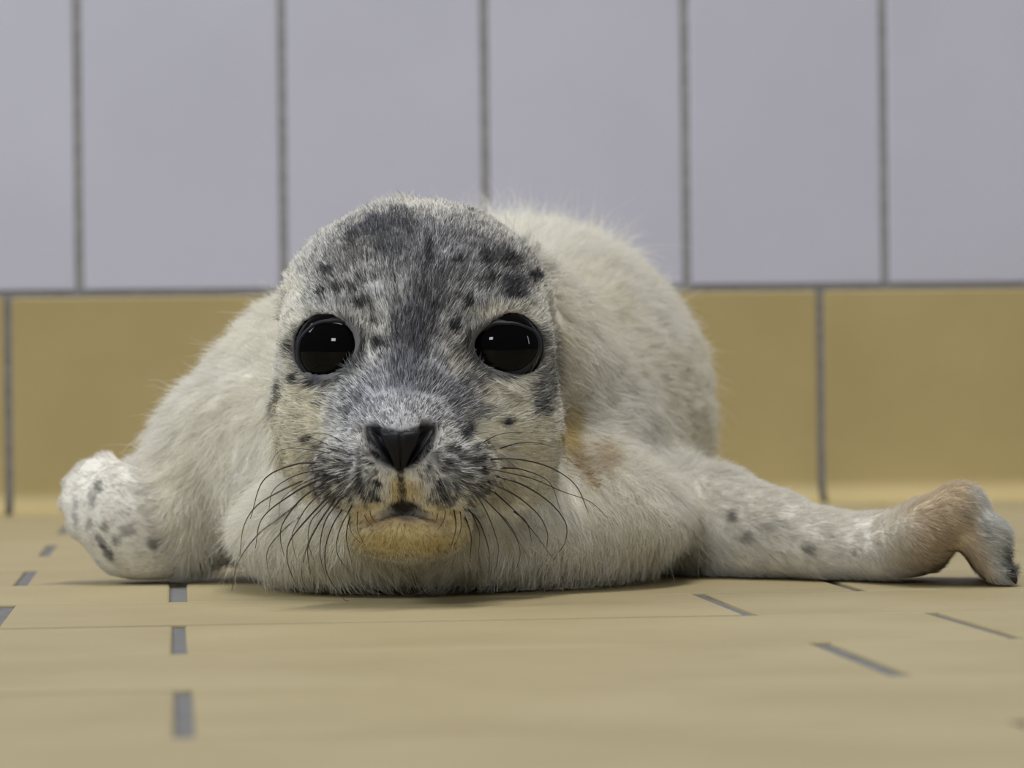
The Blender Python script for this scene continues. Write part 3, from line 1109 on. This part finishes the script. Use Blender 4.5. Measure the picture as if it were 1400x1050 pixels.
def plain(name, c, rough):
    m, nt, b = material(name)
    n_ = nt.nodes.new('ShaderNodeTexNoise'); n_.inputs['Scale'].default_value = 160
    tc_ = nt.nodes.new('ShaderNodeTexCoord'); nt.links.new(tc_.outputs['Object'], n_.inputs['Vector'])
    r_ = nt.nodes.new('ShaderNodeValToRGB')
    r_.color_ramp.elements[0].color = (*[x * 0.7 for x in c], 1); r_.color_ramp.elements[1].color = (*[min(1, x * 1.3) for x in c], 1)
    nt.links.new(n_.outputs['Fac'], r_.inputs[0]); nt.links.new(r_.outputs[0], b.inputs['Base Color'])
    b.inputs['Roughness'].default_value = rough
    return m


M_wd = plain('dark_whisker', (0.035, 0.028, 0.020), 0.35)
M_wb = plain('brown_whisker', (0.13, 0.10, 0.06), 0.35)
M_wp = plain('pale_whisker', (0.62, 0.56, 0.44), 0.35)
# zoomed sketches: points in a 3.89x enlargement whose corner is at (x0, 560); width class and tint
WL = [
    ([(660, 175), (575, 132), (490, 125)], 1, 'd'), ([(590, 192), (500, 155), (415, 152)], 1, 'd'),
    ([(615, 240), (480, 213), (330, 215), (262, 300)], 1, 'd'), ([(545, 283), (400, 292), (235, 375), (165, 580)], 3, 'd'),
    ([(580, 317), (420, 345), (290, 425), (262, 540)], 2, 'd'), ([(530, 372), (400, 440), (230, 575), (190, 740)], 3, 'd'),
    ([(570, 385), (440, 470), (340, 600), (325, 690), (345, 780)], 3, 'd'), ([(450, 375), (330, 430), (200, 510), (130, 620), (108, 780)], 3, 'b'),
    ([(420, 500), (300, 590), (200, 670), (100, 810), (65, 965)], 3, 'b'), ([(600, 400), (480, 500), (395, 640), (390, 715), (410, 800)], 2, 'd'),
    ([(630, 430), (540, 530), (485, 600), (472, 700), (500, 800)], 2, 'd'), ([(590, 450), (500, 545), (380, 690), (360, 800), (405, 930)], 3, 'd'),
    ([(620, 470), (520, 620), (470, 740), (485, 875)], 3, 'd'), ([(640, 480), (560, 600), (535, 760), (570, 910)], 2, 'd'),
    ([(660, 520), (600, 620), (562, 750), (580, 890), (690, 1045)], 2, 'd'), ([(710, 500), (640, 640), (625, 760), (690, 865)], 2, 'd'),
    ([(695, 560), (675, 680), (705, 815)], 2, 'd'), ([(735, 540), (735, 640), (775, 725)], 1, 'd'), ([(690, 600), (705, 660), (750, 710)], 1, 'd'),
    ([(440, 560), (340, 640), (260, 740), (255, 830), (285, 935)], 2, 'b'), ([(510, 600), (450, 790), (440, 900), (490, 1000)], 2, 'b'),
    ([(770, 560), (785, 590), (810, 610)], 1, 'd'), ([(800, 540), (808, 570), (830, 600)], 1, 'd'),
    ([(640, 215), (560, 230), (450, 240), (390, 280)], 1, 'b'), ([(560, 345), (430, 400), (330, 480), (315, 580)], 1, 'd'),
]
WR = [
    ([(330, 165), (400, 130), (460, 120)], 1, 'd'), ([(420, 180), (520, 130), (640, 122)], 1, 'd'), ([(510, 210), (620, 178), (720, 178), (810, 200)], 2, 'd'),
    ([(460, 265), (600, 262), (780, 305), (920, 400), (990, 550)], 3, 'd'), ([(520, 310), (640, 320), (780, 385), (840, 530)], 2, 'd'),
    ([(420, 305), (560, 335), (700, 370), (850, 435), (1000, 490), (1095, 580)], 2, 'd'), ([(490, 350), (640, 400), (780, 490), (868, 600), (868, 700), (830, 760)], 3, 'd'),
    ([(450, 380), (600, 455), (720, 555), (770, 650), (770, 730)], 3, 'd'), ([(480, 430), (600, 540), (690, 640), (800, 790)], 2, 'd'),
    ([(400, 440), (520, 560), (600, 670), (627, 760), (610, 840)], 2, 'd'), ([(380, 430), (455, 560), (510, 720), (505, 800)], 2, 'd'),
    ([(350, 530), (415, 610), (460, 750), (460, 870)], 2, 'd'), ([(330, 560), (365, 670), (360, 810)], 2, 'd'), ([(370, 550), (410, 660), (405, 770)], 1, 'd'),
    ([(275, 530), (285, 630), (258, 735)], 2, 'd'), ([(310, 540), (310, 640), (270, 740)], 1, 'd'), ([(190, 550), (183, 580), (165, 610)], 1, 'd'),
    ([(230, 540), (220, 590), (185, 645)], 1, 'd'), ([(580, 630), (680, 730), (760, 785), (850, 825)], 2, 'p'), ([(700, 610), (870, 710), (980, 775), (1070, 815)], 2, 'p'),
    ([(470, 510), (570, 610), (640, 740), (690, 800)], 1, 'b'), ([(420, 235), (500, 232), (560, 255)], 1, 'd'), ([(590, 540), (660, 600), (690, 700)], 2, 'd'),
]


def fur_hit(x, y):
    return hit(x, y, d_raw, 1.12, 1.75)


for x0, tab in ((300, WL), (550, WR)):
    for pts_, wd, tint in tab:
        q = np.array(pts_, float) / 3.89 + np.array([x0, 560.0])
        c2 = catmull(q, 22)
        h3 = fur_hit(c2[:, 0], c2[:, 1])
        y0 = h3[0, 1]
        ln = np.concatenate([[0], np.cumsum(np.hypot(*np.diff(c2, axis=0).T))])
        s = ln / ln[-1]
        L_ = ln[-1] * 1.2 / F
        yy = y0 + 0.0006 - 0.004 * np.sin(np.pi * np.clip(s * 1.3, 0, 1)) + L_ * 0.45 * s ** 1.5
        yy = np.minimum(yy, np.where(s > 0.12, h3[:, 1] - 0.004 - 0.008 * np.clip(s - 0.2, 0, 1), yy))
        for _ in range(3):
            yy[1:-1] = (yy[:-2] + yy[1:-1] * 2 + yy[2:]) / 4
        line = np.array([P(a, b_, c) for (a, b_), c in zip(c2, yy)])
        line[:, 2] = np.maximum(line[:, 2], 0.001)
        r0 = {1: 0.00019, 2: 0.00028, 3: 0.00038}[wd]
        part('whisker', tube_mesh('whisker', line, r0 * (1 - 0.72 * s)), {'d': M_wd, 'b': M_wb, 'p': M_wp}[tint])

M_claw = plain('dark_claw', (0.020, 0.018, 0.017), 0.3)
M_clawp = plain('horn_claw', (0.10, 0.085, 0.07), 0.35)
for i, dg in enumerate(RDIG):
    x, y, Y, r = dg[-1]
    l = catmull([P(x - 2, y - 6, Y), P(x + 12, y - 4, Y - 0.002), P(x + 20, y + 6, Y - 0.003), P(x + 23, y + 15, Y - 0.003)], 10)
    l[:, 2] = np.maximum(l[:, 2], 0.0012)
    part('claw', tube_mesh('claw', l, np.interp(np.linspace(0, 1, 11), [0, .4, 1], [0.0022, 0.0020, 0.0003]), 8), M_claw)
for a_, b_ in LDIG:
    A_, B_ = P(*a_), P(*b_)
    d_ = (B_ - A_) / np.linalg.norm(B_ - A_)
    l = catmull([B_ - d_ * 0.002, B_ + d_ * 0.002 + np.array([0, .003, 0]), B_ + d_ * 0.003 + np.array([0, .006, -0.001]), B_ + d_ * 0.0032 + np.array([0, .010, -.003])], 10)
    part('claw', tube_mesh('claw', l, np.interp(np.linspace(0, 1, 11), [0, .4, 1], [0.0014, 0.0012, 0.0002]), 8), M_clawp)
print('strands', NS, 'verts', len(V))
